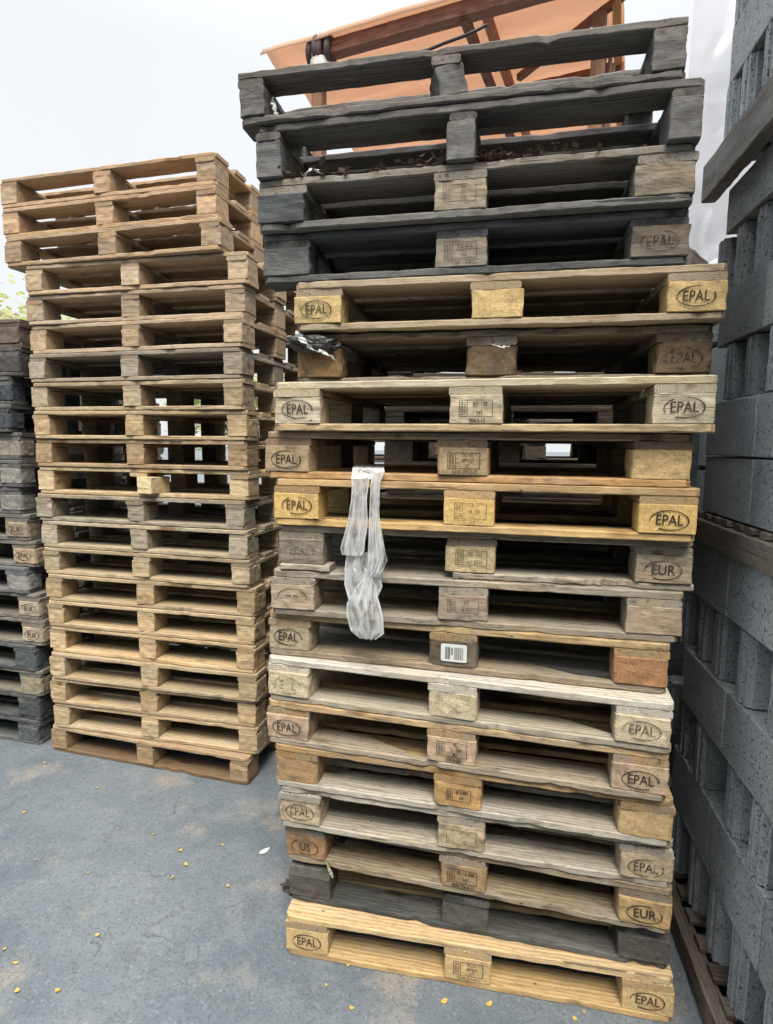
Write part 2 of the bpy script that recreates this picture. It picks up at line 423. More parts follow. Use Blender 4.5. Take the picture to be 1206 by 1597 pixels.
def make_pallet(loc, yaw, label, group, kind=EUR, deck=(.3, .25, .18), bottom=None, block=None, blocks=None, grime=.4,
                rough=1.0, chip=True, stamps=None, custom=None, skip=(), rnd=.005, name='pallet', depth_scale=1.0, dy=.004):
    """front side along x, stacked flat; stamps {column: (mesh, fade)}; custom {part key: mesh}"""
    root = empty(name, loc, yaw); tag(root, label, 'pallet', group)
    T, H, bw, bd = kind['T'], kind['H'], kind['bw'], kind['bd']
    bottom = bottom or deck; block = block or deck; blocks = blocks or {}; custom = custom or {}; stamps = stamps or {}
    ys = (0.0, .40 - bd[1] / 2, .80 - bd[2]); xsb = (0.0, .6 - bw / 2, 1.2 - bw)
    for i in range(3):
        if ('bottom', i) in skip: continue
        me = custom.get(('bottom', i)) or board_var(1.2, bd[i], T, rough, ('front', None, 'back')[i])
        bcol = bottom if i == 0 else jit(bottom)
        obj('bottom_board', me, WOOD, root, (rng.uniform(-.003, .003), ys[i] + rng.uniform(0, dy) * (1 if i == 0 else 0), 0), color=bcol, grime=grime)
    zb = T
    hb = H
    for j in range(3):
        for i in range(3):
            if ('block', j, i) in skip: continue
            z0, h2 = zb, hb
            if i == 0 and ('bottom', 0) in skip and ('float', 0) not in skip: z0, h2 = 0.0, hb + T
            me = custom.get(('block', j, i)) or block_var(bw, bd[i], h2, rough if rough > .9 and i == 0 else .6, rnd)
            c = blocks.get(j, block) if i == 0 else jit(block, .2)
            o = obj('block', me, None, root, (xsb[j] + bw / 2 + rng.uniform(-.004, .004), ys[i] + bd[i] / 2 + (rng.uniform(-.003, .004) if i == 0 else 0), z0 + h2 / 2),
                    (0, 0, rng.uniform(-.02, .02)), color=c, grime=grime * (.9 if i == 0 else 1.2))
            m = CHIP if (chip is True or (isinstance(chip, (set, tuple)) and j in chip)) else WOOD
            if len(me.materials) == 0: me.materials.append(m)
            o.material_slots[0].link = 'OBJECT'; o.material_slots[0].material = m
            if m is WOOD and kind is not EUR: pass
            if i == 0 and j in stamps:
                sm, fade = stamps[j]
                obj('stamp', sm, INK, o, (rng.uniform(-.004, .004), -bd[0] / 2 - .0032, rng.uniform(-.003, .003)), (0, rng.uniform(-.02, .02), 0), fade=fade * .75)
    z1 = T + H
    for j in range(3):
        if ('stringer', j) in skip: continue
        me = custom.get(('stringer', j)) or board_var(.80, bw, T, rough, None)
        obj('stringer_board', me, WOOD, root, (xsb[j] + bw + rng.uniform(-.004, .004), rng.uniform(0, .006), z1), (0, 0, math.pi / 2), color=jit(deck, .25), grime=min(1, grime * 1.3))
    for i, (y, w) in enumerate(kind['deck']):
        if ('deck', i) in skip: continue
        me = custom.get(('deck', i)) or board_var(1.2, w, T, rough, 'front' if i == 0 else ('back' if i == 4 else None))
        c = deck if i == 0 else jit(deck, .2)
        obj('deck_board', me, WOOD, root, (rng.uniform(-.004, .004), y + (rng.uniform(0, dy) if i == 0 else 0), z1 + T), color=c, grime=grime)
    return root

def ordinal(i):
    return ('bottom', 'second', 'third', 'fourth', 'fifth', 'sixth', 'seventh', 'eighth', 'ninth', 'tenth', 'eleventh', 'twelfth', 'thirteenth',
            'fourteenth', 'fifteenth', 'sixteenth', 'seventeenth', 'eighteenth', 'nineteenth', 'twentieth', 'twenty-first')[i]

# --- the tall stack in front (fitted to the photograph: x, y, yaw in degrees)
MP = [(-.3216, 1.7423, -10.68), (-.3217, 1.8123, -12.70), (-.3341, 1.8166, -14.49), (-.3456, 1.7823, -12.69), (-.3578, 1.7836, -13.82),
      (-.3817, 1.7944, -14.96), (-.3796, 1.7966, -15.50), (-.3821, 1.8204, -13.77), (-.3623, 1.7878, -11.75), (-.3386, 1.7934, -11.52),
      (-.3495, 1.7798, -12.95), (-.3717, 1.7870, -12.92), (-.3398, 1.7562, -13.77), (-.2867, 1.8464, -10.32), (-.2823, 1.8180, -11.10),
      (-.3847, 1.8411, -11.49), (-.3903, 1.8168, -11.93), (-.3933, 1.7997, -11.98), (-.4397, 1.8022, -11.65)]
PITCH = .1442
def mz(i): return i * PITCH + (.0145 if i >= 14 else 0)
E = lambda k=0, w='EPAL', s=1.0: oval_stamp(w, k, s)
def arc_only():
    st = Stamp(); st.oval(.049, .0275, .0024, ((180, 360),)); st.rect(-.02, .004, -.004, .007); st.rect(.004, .004, .018, .007); return st.mesh()

broken_r = lambda x: .10 if x < .80 else max(.022, .10 - (x - .80) * .42)
broken_l = lambda x: .10 if x < .30 else (max(.016, .10 - (x - .30) * .42) if x < .54 else .10)
def raised_splinter(x): return 0.0
MAIN = [
 dict(label='clean honey coloured pallet lying on the asphalt, bottom of the tall front stack', deck=(.52, .40, .23), bottom=(.47, .34, .17), block=(.53, .39, .20), grime=.16, rough=.8,
      stamps={0: (E(0), .15), 1: (box_stamp(['PL-16', '497027', 'HT'], '2435 003-4-11'), .25), 2: (E(2), .25)}),
 dict(label='black mouldy pallet with a snapped top board, second from the ground', deck=(.050, .056, .056), bottom=(.055, .062, .062), block=(.085, .082, .078), grime=.35, rough=1.5,
      custom={('deck', 0): 'p2'}),
 dict(label='brown pallet with a dark oval mark on its right block, third in the front stack', deck=(.30, .24, .17), bottom=(.27, .22, .15), block=(.30, .21, .12),
      blocks={0: (.30, .185, .10), 2: (.40, .28, .14)}, grime=.45, stamps={0: (E(4, 'US'), .35), 1: (box_stamp(['PL-16 068', 'HT'], '0068 326-6-11', .0003), .15), 2: (E(1, 'EUR'), .0)}, rnd=.012),
 dict(label='bleached grey pallet with flaking blocks and scuffed oval stamps, fourth from the ground', deck=(.38, .36, .31), bottom=(.36, .34, .29), block=(.42, .34, .23), grime=.45, rough=1.2,
      stamps={0: (E(0), .5), 1: (box_stamp(['67-740', '', 'HT'], '277-1-8'), .5), 2: (E(1), .5)}, rnd=.010),
 dict(label='orange brown pallet with unmarked outer blocks and a small boxed stamp in the middle', deck=(.44, .31, .16), bottom=(.38, .37, .33), block=(.42, .27, .12),
      blocks={2: (.46, .34, .18), 0: (.33, .22, .12)}, grime=.28, stamps={1: (box_stamp(['60 0 400', 'HT'], None, .0004, .82), .1)}, rnd=.012),
 dict(label='pinkish brown pallet with clear oval stamps and a torn bottom board, sixth from the ground', deck=(.42, .31, .18), bottom=(.30, .26, .20), block=(.44, .33, .23), grime=.40,
      stamps={0: (E(0), .15), 1: (box_stamp(['PL', '12  004', 'MT'], '104-6-08', .0002), .1), 2: (E(3), .05)}, custom={('bottom', 0): ('cut', broken_l)}),
 dict(label='pale pallet with a bleached top edge and a cracked right block, seventh from the ground', deck=(.52, .51, .46), bottom=(.38, .36, .29), block=(.50, .43, .30), grime=.25,
      stamps={0: (E(4, 'E   L'), .75), 1: (box_stamp(['', 'HT'], None), .85), 2: (E(2), .6)}, rnd=.010, custom={('bottom', 0): ('cut', lambda x: .10 if x < .9 else max(.03, .10 - (x - .9) * .4))}),
 dict(label='dark pallet with a white barcode sticker and a rust orange right block', deck=(.42, .32, .18), bottom=(.27, .22, .16), block=(.38, .32, .22),
      blocks={1: (.115, .082, .058), 2: (.33, .18, .09)}, chip={0, 2}, grime=.38, stamps={0: (E(3), .1)}, rnd=.014, custom={('bottom', 0): ('cut', broken_r)}),
 dict(label='grey brown pallet with only the arc of a stamp on its left block', deck=(.34, .31, .25), bottom=(.28, .25, .20), block=(.36, .29, .22), chip=False, grime=.45,
      stamps={0: (arc_only(), .2), 1: (box_stamp(['HT', '-E 324'], '120-9-06'), .45)}, rnd=.006),
 dict(label='worn grey pallet with a split bottom board under its pale middle block', deck=(.34, .29, .22), bottom=(.38, .36, .31), block=(.25, .22, .18),
      blocks={1: (.46, .37, .22), 2: (.33, .27, .19)}, chip={1}, grime=.5, rough=1.3, stamps={0: (E(4), .75), 1: (box_stamp(['DE  526', 'HT 0324'], None), .4), 2: (E(2, 'EUR'), .35)}),
 dict(label='bright golden pallet with crisp oval stamps at both ends, eleventh from the ground', deck=(.47, .34, .18), bottom=(.54, .38, .17), block=(.60, .42, .17), grime=.12, rough=.8,
      stamps={0: (E(4), .05), 1: (box_stamp(['PL-', '14  788', ''], '24-4'), .55), 2: (E(2), .0)}),
 dict(label='brown topped pallet with an orange bottom board and a plain right block', deck=(.30, .22, .15), bottom=(.52, .32, .15), block=(.36, .27, .17),
      blocks={2: (.54, .40, .20)}, grime=.3, stamps={0: (E(1), .3), 1: (box_stamp(['DE-HE', '497027', 'HT'], '0430 203-3-02'), .3)}, rnd=.008),
 dict(label='cream pallet with a half scraped right stamp, thirteenth in the tall front stack', deck=(.50, .46, .34), bottom=(.48, .38, .24), block=(.53, .48, .36), grime=.22, chip=False,
      stamps={0: (E(3), .1), 1: (box_stamp(['BY-130', 'HT'], '004-0-12', .0002), .1), 2: (E(4), .15)}, rnd=.004),
 dict(label='rotten dark brown pallet with torn plastic on its left corner, fourteenth from the ground', deck=(.16, .13, .10), bottom=(.20, .17, .13), block=(.13, .095, .06), blocks={0: (.22, .145, .08)},
      grime=.55, rough=1.9, stamps={2: (E(4), .6)}, rnd=.014),
 dict(label='tan pallet with yellow blocks just below the dark ones, jutting to the right', deck=(.40, .33, .24), bottom=(.36, .30, .22), block=(.55, .41, .20), grime=.18,
      stamps={0: (E(0), .35), 2: (E(1), .1)}),
 dict(label='blackened pallet with a grey stamped middle block, lowest of the four dark top pallets', deck=(.078, .086, .096), bottom=(.070, .078, .088), block=(.075, .086, .100),
      blocks={1: (.24, .215, .18), 2: (.15, .13, .105)}, chip=False, grime=.4, rough=1.2, stamps={1: (box_stamp(['916-812', 'HT'], '1200 1 510'), .45), 2: (E(4), .7)}),
 dict(label='blackened pallet with dead leaves on its pale edged top board near the stack top', deck=(.26, .245, .215), bottom=(.135, .14, .14), block=(.075, .086, .100),
      blocks={1: (.36, .32, .25), 2: (.25, .225, .18)}, chip=False, grime=.45, rough=1.3, stamps={1: (box_stamp(['ES', '-001', 'HT'], None), .6)}),
 dict(label='dark narrow-block pallet without a front bottom board, second from the top', kind=NARROW, deck=(.112, .112, .116), bottom=(.10, .098, .10), block=(.125, .132, .142), chip=False,
      grime=.3, rough=1.1, skip={('bottom', 0)}),
 dict(label='dark narrow-block pallet with a twisted middle block, topmost of the tall front stack', kind=NARROW, deck=(.135, .130, .128), bottom=(.125, .122, .12), block=(.115, .118, .124), chip=False,
      grime=.35, rough=1.4),
]
for i, ((x, y, a), sp) in enumerate(zip(MP, MAIN)):
    sp = dict(sp); lab = sp.pop('label'); cu = dict(sp.pop('custom', {}))
    for k, v in list(cu.items()):
        if v == 'p2': cu[k] = board_mesh(1.2 - .20, .10, .022, 1.8, None, x0=.20, y0f=lambda x: .012 + .03 * max(0, (.32 - x) / .12))
        elif isinstance(v, tuple): cu[k] = board_mesh(1.2, .10, .022, 1.2, 'front', y1f=v[1])
    if i == 9:   # split front bottom board: a raised weathered length from the middle block to the right
        cu[('bottom', 0)] = board_mesh(1.2 - .54, .10, .022, 2.2, None, x0=.545)
    if i == 18:
        cu[('deck', 0)] = board_mesh(1.2, .10, .022, 1.6, None, n=40)
        cu[('deck', 1)] = board_mesh(1.2, .09, .022, 1.6, None)
    sp['custom'] = cu
    sp['grime'] = min(.75, sp.get('grime', .4) * 1.25 + .06)
    root = make_pallet((x, y, mz(i)), R(a), lab, 'pallets of the tall front stack', **sp)
    if i == 13: root.scale.z = 1.098      # swollen, rotten timber
    kids = list(root.children)
    blocks_front = [k for k in kids if k.name.split('.')[0] == 'block' and k.location.y < .06]
    if i == 7:   # barcode sticker on the middle block
        st = Stamp(); st.rect(-.037, -.025, .037, .025)
        b = [k for k in blocks_front if .5 < k.location.x < .7][0]
        vs = []
        bm = bmesh.new(); bmesh.ops.create_cube(bm, size=1); bmesh.ops.scale(bm, vec=(.078, .0008, .054), verts=bm.verts)
        bmesh.ops.bevel(bm, geom=[e for e in bm.edges if abs(e.verts[0].co.y - e.verts[1].co.y) > .0001], offset=.006, segments=3, profile=.5, affect='EDGES')
        sk = obj('barcode_sticker', bm_mesh('barcode_sticker', bm), PAPER, b, (.004, -.0545, .004))
        bars = Stamp(); bx = -.026; rr = random.Random(5)
        while bx < .028:
            w = rr.choice((.0007, .0013, .0021))
            if not (-.011 < bx < -.001): bars.rect(bx, -.020, bx + w, .018)
            elif rr.random() < .3: bars.rect(bx, -.006, bx + w, .016)
            bx += w + rr.choice((.0008, .0016))
        obj('barcode', bars.mesh(), INK, sk, (0, -.0009, 0), fade=.0)
    if i == 18:
        b = [k for k in blocks_front if .5 < k.location.x < .7][0]
        b.rotation_euler = (0, R(-14), R(18))
    if i == 9:
        obj('bottom_board', board_mesh(.16, .07, .020, 1.1, None, n=10), WOOD, root, (.01, -.012, .002), color=(.36, .34, .30), grime=.4,
            label='short broken stub of the front bottom board')

# --- the pale stack in the middle distance
SP = [(-1.8305, 3.0177, -15.62), (-1.8064, 3.0034, -13.06), (-1.8119, 2.9950, -12.58), (-1.7965, 2.9850, -13.23), (-1.8032, 3.0113, -13.93),
      (-1.8073, 3.0070, -13.55), (-1.8039, 3.0048, -13.15), (-1.8210, 3.0225, -14.29), (-1.8277, 3.0281, -14.58), (-1.8428, 3.0258, -14.11),
      (-1.8248, 3.0272, -13.74), (-1.8276, 3.0199, -13.85), (-1.8236, 3.0043, -13.53), (-1.8296, 3.0176, -14.74), (-1.8314, 3.0147, -14.72),
      (-1.8199, 3.0241, -15.37), (-1.8243, 3.0129, -13.42), (-1.8136, 2.9944, -12.93), (-1.9199, 3.0216, -14.81), (-1.9367, 3.0403, -14.98), (-1.9383, 3.0434, -14.77)]
NEWW = (.46, .375, .250)
tones = {0: (.40, .30, .19), 8: (.40, .35, .26), 9: (.37, .33, .26), 14: (.34, .29, .23), 15: (.42, .34, .25), 16: (.40, .32, .24), 17: (.42, .34, .25), 18: (.46, .35, .24), 19: (.46, .33, .22), 20: (.45, .32, .21), 11: (.44, .33, .22)}
SLAB = {0: 'pale pallet with a dirty brown bottom board on the asphalt, lowest of the middle stack',
        10: 'pale pallet whose middle block is knocked askew, eleventh in the middle stack',
        17: 'pale pallet just below the three shifted ones of the middle stack',
        18: 'pale pallet shifted left over the stack, lowest of the top three in the middle stack',
        19: 'pale pallet shifted left, second from the top of the middle stack',
        20: 'pale pallet with open sky behind its slats, topmost of the middle stack'}
for i, (x, y, a) in enumerate(SP):
    c = jit(tones.get(i, NEWW), .13)
    lab = SLAB.get(i, f'pale new pallet with narrow unmarked blocks, {ordinal(i)} from the ground in the middle stack')
    root = make_pallet((x, y, i * .142), R(a), lab, 'pallets of the pale middle stack', kind=LIGHT, deck=c, bottom=jit(c, .08) if i else (.17, .115, .07), block=jit(c, .1),
                       chip=False, grime=rng.uniform(.10, .34) if i not in (8, 9, 14) else .45, rough=1.0)
    if i == 10:
        b = [k for k in root.children if k.name.split('.')[0] == 'block' and k.location.y < .08 and .5 < k.location.x < .7][0]
        b.location.x += .075; b.location.y -= .035; b.rotation_euler.z = R(-14); b.color = (.60, .51, .33, 1); b['grime'] = 0.0
        b['label'] = 'clean pale block knocked askew'

# --- the dark stack at the left edge of the photograph (front right corner given)
LX = [-1.927, -1.916, -1.894, -1.915, -1.860, -1.876, -1.936, -1.889, -1.915, -1.943, -1.928, -1.933, -1.969, -1.959, -1.898, -1.895]
LCOL = [(.13, .135, .135), (.085, .09, .088), (.24, .22, .17), (.11, .12, .12), (.27, .24, .19), (.22, .20, .165), (.16, .165, .17), (.22, .20, .165), (.23, .205, .17),
        (.17, .165, .16), (.16, .155, .15), (.15, .145, .135), (.09, .095, .10), (.085, .09, .095), (.095, .08, .075), (.20, .15, .115)]
LCOL = [(r_ * .74, g_ * .80, b_ * .88) for r_, g_, b_ in LCOL]
LBLK = {2: (.27, .24, .17), 4: (.44, .36, .26), 5: (.36, .32, .25), 6: (.28, .28, .26), 7: (.42, .33, .22), 8: (.33, .27, .20), 9: (.25, .24, .22), 10: (.26, .25, .23), 11: (.27, .25, .21)}
LDESC = {0: 'lowest and darkest grey, on the asphalt', 1: 'black with a green-stained corner, second from the ground', 2: 'with a dirty cream corner block, third from the ground',
         3: 'slate grey, fourth from the ground', 4: 'with a crisp oval mark, fifth from the ground', 5: 'with a faint oval mark, sixth from the ground',
         6: 'with a bleached top edge, seventh from the ground', 7: 'with a stamped brown corner, eighth from the ground', 8: 'brown with a worn round stamp, ninth from the ground',
         9: 'with a rounded grey corner block, tenth from the ground', 10: 'ashen grey, eleventh from the ground', 11: 'tall weathered, twelfth from the ground', 12: 'almost black, thirteenth from the ground',
         13: 'almost black with a round mark, fourteenth from the ground', 14: 'dark maroon brown, second from the top', 15: 'lighter brown, topmost'}
LST = {4: (E(0, 'EUR'), .1), 5: (E(2, 'EUR'), .5), 7: (E(1), .2), 8: (E(3, 'EUR'), .4), 12: (E(0, 'O'), .5), 13: (E(0, 'O'), .5)}
for i, x in enumerate(LX):
    a = R(-14 + rng.uniform(-1.3, 1.3))
    cx, cy = x, 3.05 + rng.uniform(-.012, .012)
    loc = (cx - 1.2 * math.cos(a), cy - 1.2 * math.sin(a), i * .1447)
    make_pallet(loc, a, f'pallet {LDESC[i]}, in the dark left stack', 'pallets of the dark left stack', deck=LCOL[i], block=LBLK.get(i, LCOL[i]),
                chip=True, grime=.5, rough=1.3, rnd=.014, stamps={2: LST[i]} if i in LST else None)

# --- stacks standing behind, glimpsed through the gaps
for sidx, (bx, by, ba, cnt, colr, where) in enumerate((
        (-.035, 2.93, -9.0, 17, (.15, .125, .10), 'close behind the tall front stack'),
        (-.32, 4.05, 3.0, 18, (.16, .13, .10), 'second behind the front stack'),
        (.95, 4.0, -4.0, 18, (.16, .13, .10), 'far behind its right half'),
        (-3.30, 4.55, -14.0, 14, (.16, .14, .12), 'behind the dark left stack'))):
    for i in range(cnt):
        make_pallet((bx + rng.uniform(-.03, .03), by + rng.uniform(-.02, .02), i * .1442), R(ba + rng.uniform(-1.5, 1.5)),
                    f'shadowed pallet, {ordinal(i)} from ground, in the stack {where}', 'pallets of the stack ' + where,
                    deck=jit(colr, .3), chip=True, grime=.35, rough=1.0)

# ------------------------------------------------------------------ ground
gm = bmesh.new(); bmesh.ops.create_grid(gm, x_segments=2, y_segments=2, size=150)
g = obj('ground', bm_mesh('ground', gm), GROUND); g['kind'] = 'structure'

# ------------------------------------------------------------------ concrete block wall on its pallets
WB = Vector((.9977, 1.5276, 0)); WA = R(10.94)
WD = Vector((math.sin(WA), math.cos(WA), 0)); WN = Vector((math.cos(WA), -math.sin(WA), 0))   # WD runs away from the camera, WN into the stack
WROT = math.pi / 2 - WA     # local x along WD, local -y into the stack
def wp(s, n, z): return WB + WD * s + WN * n + Vector((0, 0, z))

def smooth_block(L, D, H):
    s = seed(); bm = bmesh.new(); bmesh.ops.create_cube(bm, size=1.0); bmesh.ops.scale(bm, vec=(L, D, H), verts=bm.verts)
    bmesh.ops.bevel(bm, geom=list(bm.edges), offset=.0035, segments=2, profile=.5, affect='EDGES')
    bmesh.ops.subdivide_edges(bm, edges=[e for e in bm.edges if e.calc_length() > .08], cuts=5, use_grid_fill=True)
    for v in bm.verts: v.co += noise.noise_vector(v.co * 25 + Vector((s, 0, 0))) * .0012
    return bm_mesh('smooth_concrete_block', bm)
def ridged_block(W, D, H):
    """end of a tongue-and-groove block: upright ribs on the face that looks out of the stack (+y)"""
    s = seed(); r = random.Random(s)
    k = W / .09
    prof = [(-.045, -D), (.045, -D), (.045, -.022), (.041, -.018), (.034, -.018), (.031, -.004), (.020, -.004), (.017, -.016), (.008, -.016), (.005, 0), (-.006, 0), (-.009, -.014), (-.018, -.014),
            (-.021, -.003), (-.034, -.003), (-.037, -.017), (-.045, -.019)]
    prof = [(x * k, y) for x, y in prof]
    nseg = 8; verts, faces = [], []; m = len(prof)
    for j in range(nseg + 1):
        z = -H / 2 + H * j / nseg
        for i, (x, y) in enumerate(prof):
            e = .0012
            verts.append((x + nz(i * 3.1, z * 40, s) * e, y + nz(i * 2.3, z * 45, s + 5) * e * 1.5, z + (nz(i * 1.7, s) * .0015 if j in (0, nseg) else 0)))
    for j in range(nseg):
        for i in range(m):
            a = j * m + i; b = j * m + (i + 1) % m
            faces.append((a, b, b + m, a + m))
    faces.append(tuple(range(m - 1, -1, -1))); faces.append(tuple(nseg * m + i for i in range(m)))
    bm = bmesh.new(); vs = [bm.verts.new(v) for v in verts]
    for f in faces: bm.faces.new([vs[q] for q in f])
    return bm_mesh('ridged_concrete_block', bm)

f_px = 903.35; pit = R(6.715); rol = R(.564); cam_h = 1.6948
def project(p):
    x, y, z = p[0], p[1], p[2] - cam_h
    c, s = math.cos(pit), math.sin(pit); d = y * c - z * s; u = z * c + y * s
    cr, sr = math.cos(rol), math.sin(rol)
    return 603 + f_px * (x * cr + u * sr) / d, 798.5 - f_px * (-x * sr + u * cr) / d

COURSES = [('lower', 'ridged', .118, .345, [-.62, -.415, -.222, -.018, .166, .362, .555, .75]),
           ('lower', 'smooth', .348, .566, [-.58, -.19, .195, .585]),
           ('lower', 'ridged', .569, .770, [-.62, -.42, -.221, -.075, .113, .367, .556, .75]),
           ('lower', 'smooth', .773, .970, [-.64, -.255, .134, .525]),
           ('lower', 'ridged', .973, 1.180, [-.52, -.32, -.108, .095, .291, .456, .62, .80]),
           ('lower', 'smooth', 1.183, 1.374, [-.60, -.21, .18, .57]),
           ('middle', 'smooth', 1.478, 1.664, [-.69, -.305, .083, .468]),
           ('middle', 'smooth', 1.667, 1.840, [-.69, -.305, .083, .468]),
           ('middle', 'ridged', 1.843, 2.013, [-.62, -.45, -.29, -.12, .048, .213, .357]),
           ('middle', 'smooth', 2.016, 2.186, [-.69, -.295, .094, .44]),
           ('middle', 'ridged', 2.189, 2.365, [-.62, -.45, -.29, -.12, .058, .215, .36, .50]),
           ('middle', 'smooth', 2.368, 2.505, [-.74, -.35, .04, .43]),
           ('top', 'ridged', 2.652, 2.852, [-.60, -.42, -.24, -.075, .085, .243, .402, .525]),
           ('top', 'smooth', 2.855, 3.025, [-.66, -.27, .12, .51]),
           ('top', 'ridged', 3.028, 3.205, [-.60, -.42, -.24, -.075, .085, .243, .40, .515]),
           ('top', 'smooth', 3.208, 3.385, [-.70, -.31, .08, .47])]
tier_course = {}
for tier, kind, z0, z1, ss in COURSES:
    k = tier_course.get(tier, 0); tier_course[tier] = k + 1
    H = z1 - z0; zc = (z0 + z1) / 2
    items = []
    if kind == 'smooth':
        for a, b in zip(ss[:-1], ss[1:]): items.append(((a + b) / 2, b - a - .006))
    else:
        wdt = {'lower': .098, 'middle': .078, 'top': .085}[tier]
        for a in ss: items.append((a - wdt / 2 + .01, wdt))
    vis = []
    for s0, L in items:
        px, py = project(wp(s0, 0, zc)); vis.append((s0, L, -60 < px < 1260 and -60 < py < 1660))
    order = sorted([q for q in vis if q[2]], key=lambda q: q[0])
    
    for s0, L, inview in vis:
        if not inview: continue
        pos = [q[0] for q in order].index(s0)
        far = ['farthest', 'second farthest', 'third farthest', 'fourth farthest', 'fifth farthest', 'sixth farthest', 'seventh farthest', 'eighth farthest'][pos]
        row = ('lowest', 'second', 'third', 'fourth', 'fifth', 'sixth')[k] + ' row'
        if kind == 'smooth':
            me = smooth_block(L, .19, H - .002); dp = .095 + rng.uniform(-.003, .003)
            o = obj('concrete_block', me, CONC, None, wp(s0, dp, zc), (0, 0, WROT))
            o['label'] = f'smooth concrete block, {far} in the {row} of the {tier} tier'
        else:
            me = ridged_block(L, .36, H - .002)
            o = obj('concrete_block', me, CONC, None, wp(s0, rng.uniform(-.004, .006), zc), (0, 0, WROT + rng.uniform(-.02, .02)))
            o['label'] = f'ribbed upright concrete block, {far} in the {row} of the {tier} tier'
        o['category'] = 'concrete block'; o['group'] = 'concrete blocks stacked along the right side'
# second rows inside the block stack close the view between the ribbed blocks
for tier, kind, z0, z1, ss in COURSES:
    if kind != 'ridged' : continue
    me = smooth_block(1.34, .19, z1 - z0 - .004)
    o = obj('concrete_block', me, CONC, None, wp(-.02, .48, (z0 + z1) / 2), (0, 0, WROT))
    rr = {.118: 'lowest', .569: 'third', .973: 'fifth', 1.843: 'third', 2.189: 'fifth', 2.652: 'lowest', 3.028: 'third'}[z0]
    tag(o, f'long inner concrete block in shadow behind the ribbed {rr} row of the {tier} tier', 'concrete block', 'inner concrete blocks')

def block_pallet(z0, hb, T, s0, s1, label, colr, grime, out=.02, every=.085, bw=.045):
    root = empty('block_pallet', wp((s0 + s1) / 2, 0, z0), WROT); tag(root, label, 'pallet', 'pallets carrying the concrete blocks')
    L = s1 - s0
    for n_ in (-out, .42, .80):
        obj('bearer_board', board_mesh(L, bw, hb, 1.4, None, x0=-L / 2), WOOD, root, (0, -n_ - bw, 0), color=jit(colr, .1), grime=grime)
    x = -L / 2 + .01; k = 0
    w = every * .55
    while x < L / 2 - w:
        obj('deck_board', board_var(.88, w, T, 1.2, None), WOOD, root, (x + w, .012 - .88 + rng.uniform(-.004, .004), hb + .001), (0, 0, math.pi / 2), color=jit(colr, .2), grime=grime)
        x += every
    return root
block_pallet(0, .092, .022, -.75, .92, 'dark wooden pallet on the asphalt under the lower tier of concrete blocks', (.125, .10, .08), .4, .045, .11, .05)
block_pallet(1.376, .078, .020, -.75, .50, 'grey brown wooden pallet between the lower and middle tiers of concrete blocks', (.17, .15, .13), .35, .02)
block_pallet(2.508, .118, .022, -.75, .53, 'weathered light wooden pallet under the top tier of concrete blocks', (.215, .22, .22), .4, .05, .12)

# a second block stack further along, seen through the slit beside the tall stack
for r_ in range(10):
    for c_i, s0 in enumerate((1.22, 1.63)):
        o = obj('concrete_block', smooth_block(.39, .19, .204), CONC, None, wp(s0, .095 + rng.uniform(-.004, .004), .222 + r_ * .206), (0, 0, WROT))
        tag(o, f'shadowed smooth block of the next stack beyond the wall, {("near", "far")[c_i]} column, {("lowest",)[0] if r_ == 0 else ordinal(r_)} row', 'concrete block', 'concrete blocks of the next stack')
block_pallet(0, .092, .022, 1.02, 1.83, 'dark pallet under the next block stack beyond the wall', (.125, .10, .08), .4, .045, .11, .05)
# film-wrapped block stack behind
k = 0
for (s0, z0, z1) in ((.95, .10, .60), (.95, .61, 1.1), (.95, 1.11, 1.6), (.95, 1.61, 2.1), (.95, 2.11, 2.30)):
    o = obj('concrete_block', smooth_block(.39, .50, z1 - z0 - .01), CONC, None, wp(s0, .40, (z0 + z1) / 2), (0, 0, WROT))
    tag(o, f'large concrete block behind the plastic film, {("lowest", "second", "third", "fourth", "topmost")[k]} of its stack', 'concrete block', 'blocks under the plastic film'); k += 1

def grid_sheet(name, nu, nv, fn, mat, thick=0.0):
    verts = [fn(u / nu, v / nv) for v in range(nv + 1) for u in range(nu + 1)]
    faces = [(v * (nu + 1) + u, v * (nu + 1) + u + 1, (v + 1) * (nu + 1) + u + 1, (v + 1) * (nu + 1) + u) for v in range(nv) for u in range(nu)]
    return obj(name, mesh_from(name, verts, faces, True), mat)
def wrapfn(u, v):
    s = .60 + .10 * math.sin(u * 2.2); n = -.10 + .62 * u
    z = 2.36 + .05 * nz(u * 9, 3) + v * 2.4
    fold = nz(u * 2 + v * 4, v * 7 - u * 5, 1) * .035 + nz(u * 5 + v * 9, v * 30 - u * 9, 4) * .020 * max(0.0, 1 - v * 2.6)
    p = wp(s + fold, n + .03 * nz(v * 6, 9), z)
    return p
tag(grid_sheet('plastic_film', 46, 110, wrapfn, WRAP), 'tall sheet of wrinkled milky plastic film hanging behind the end of the block wall', 'plastic film')

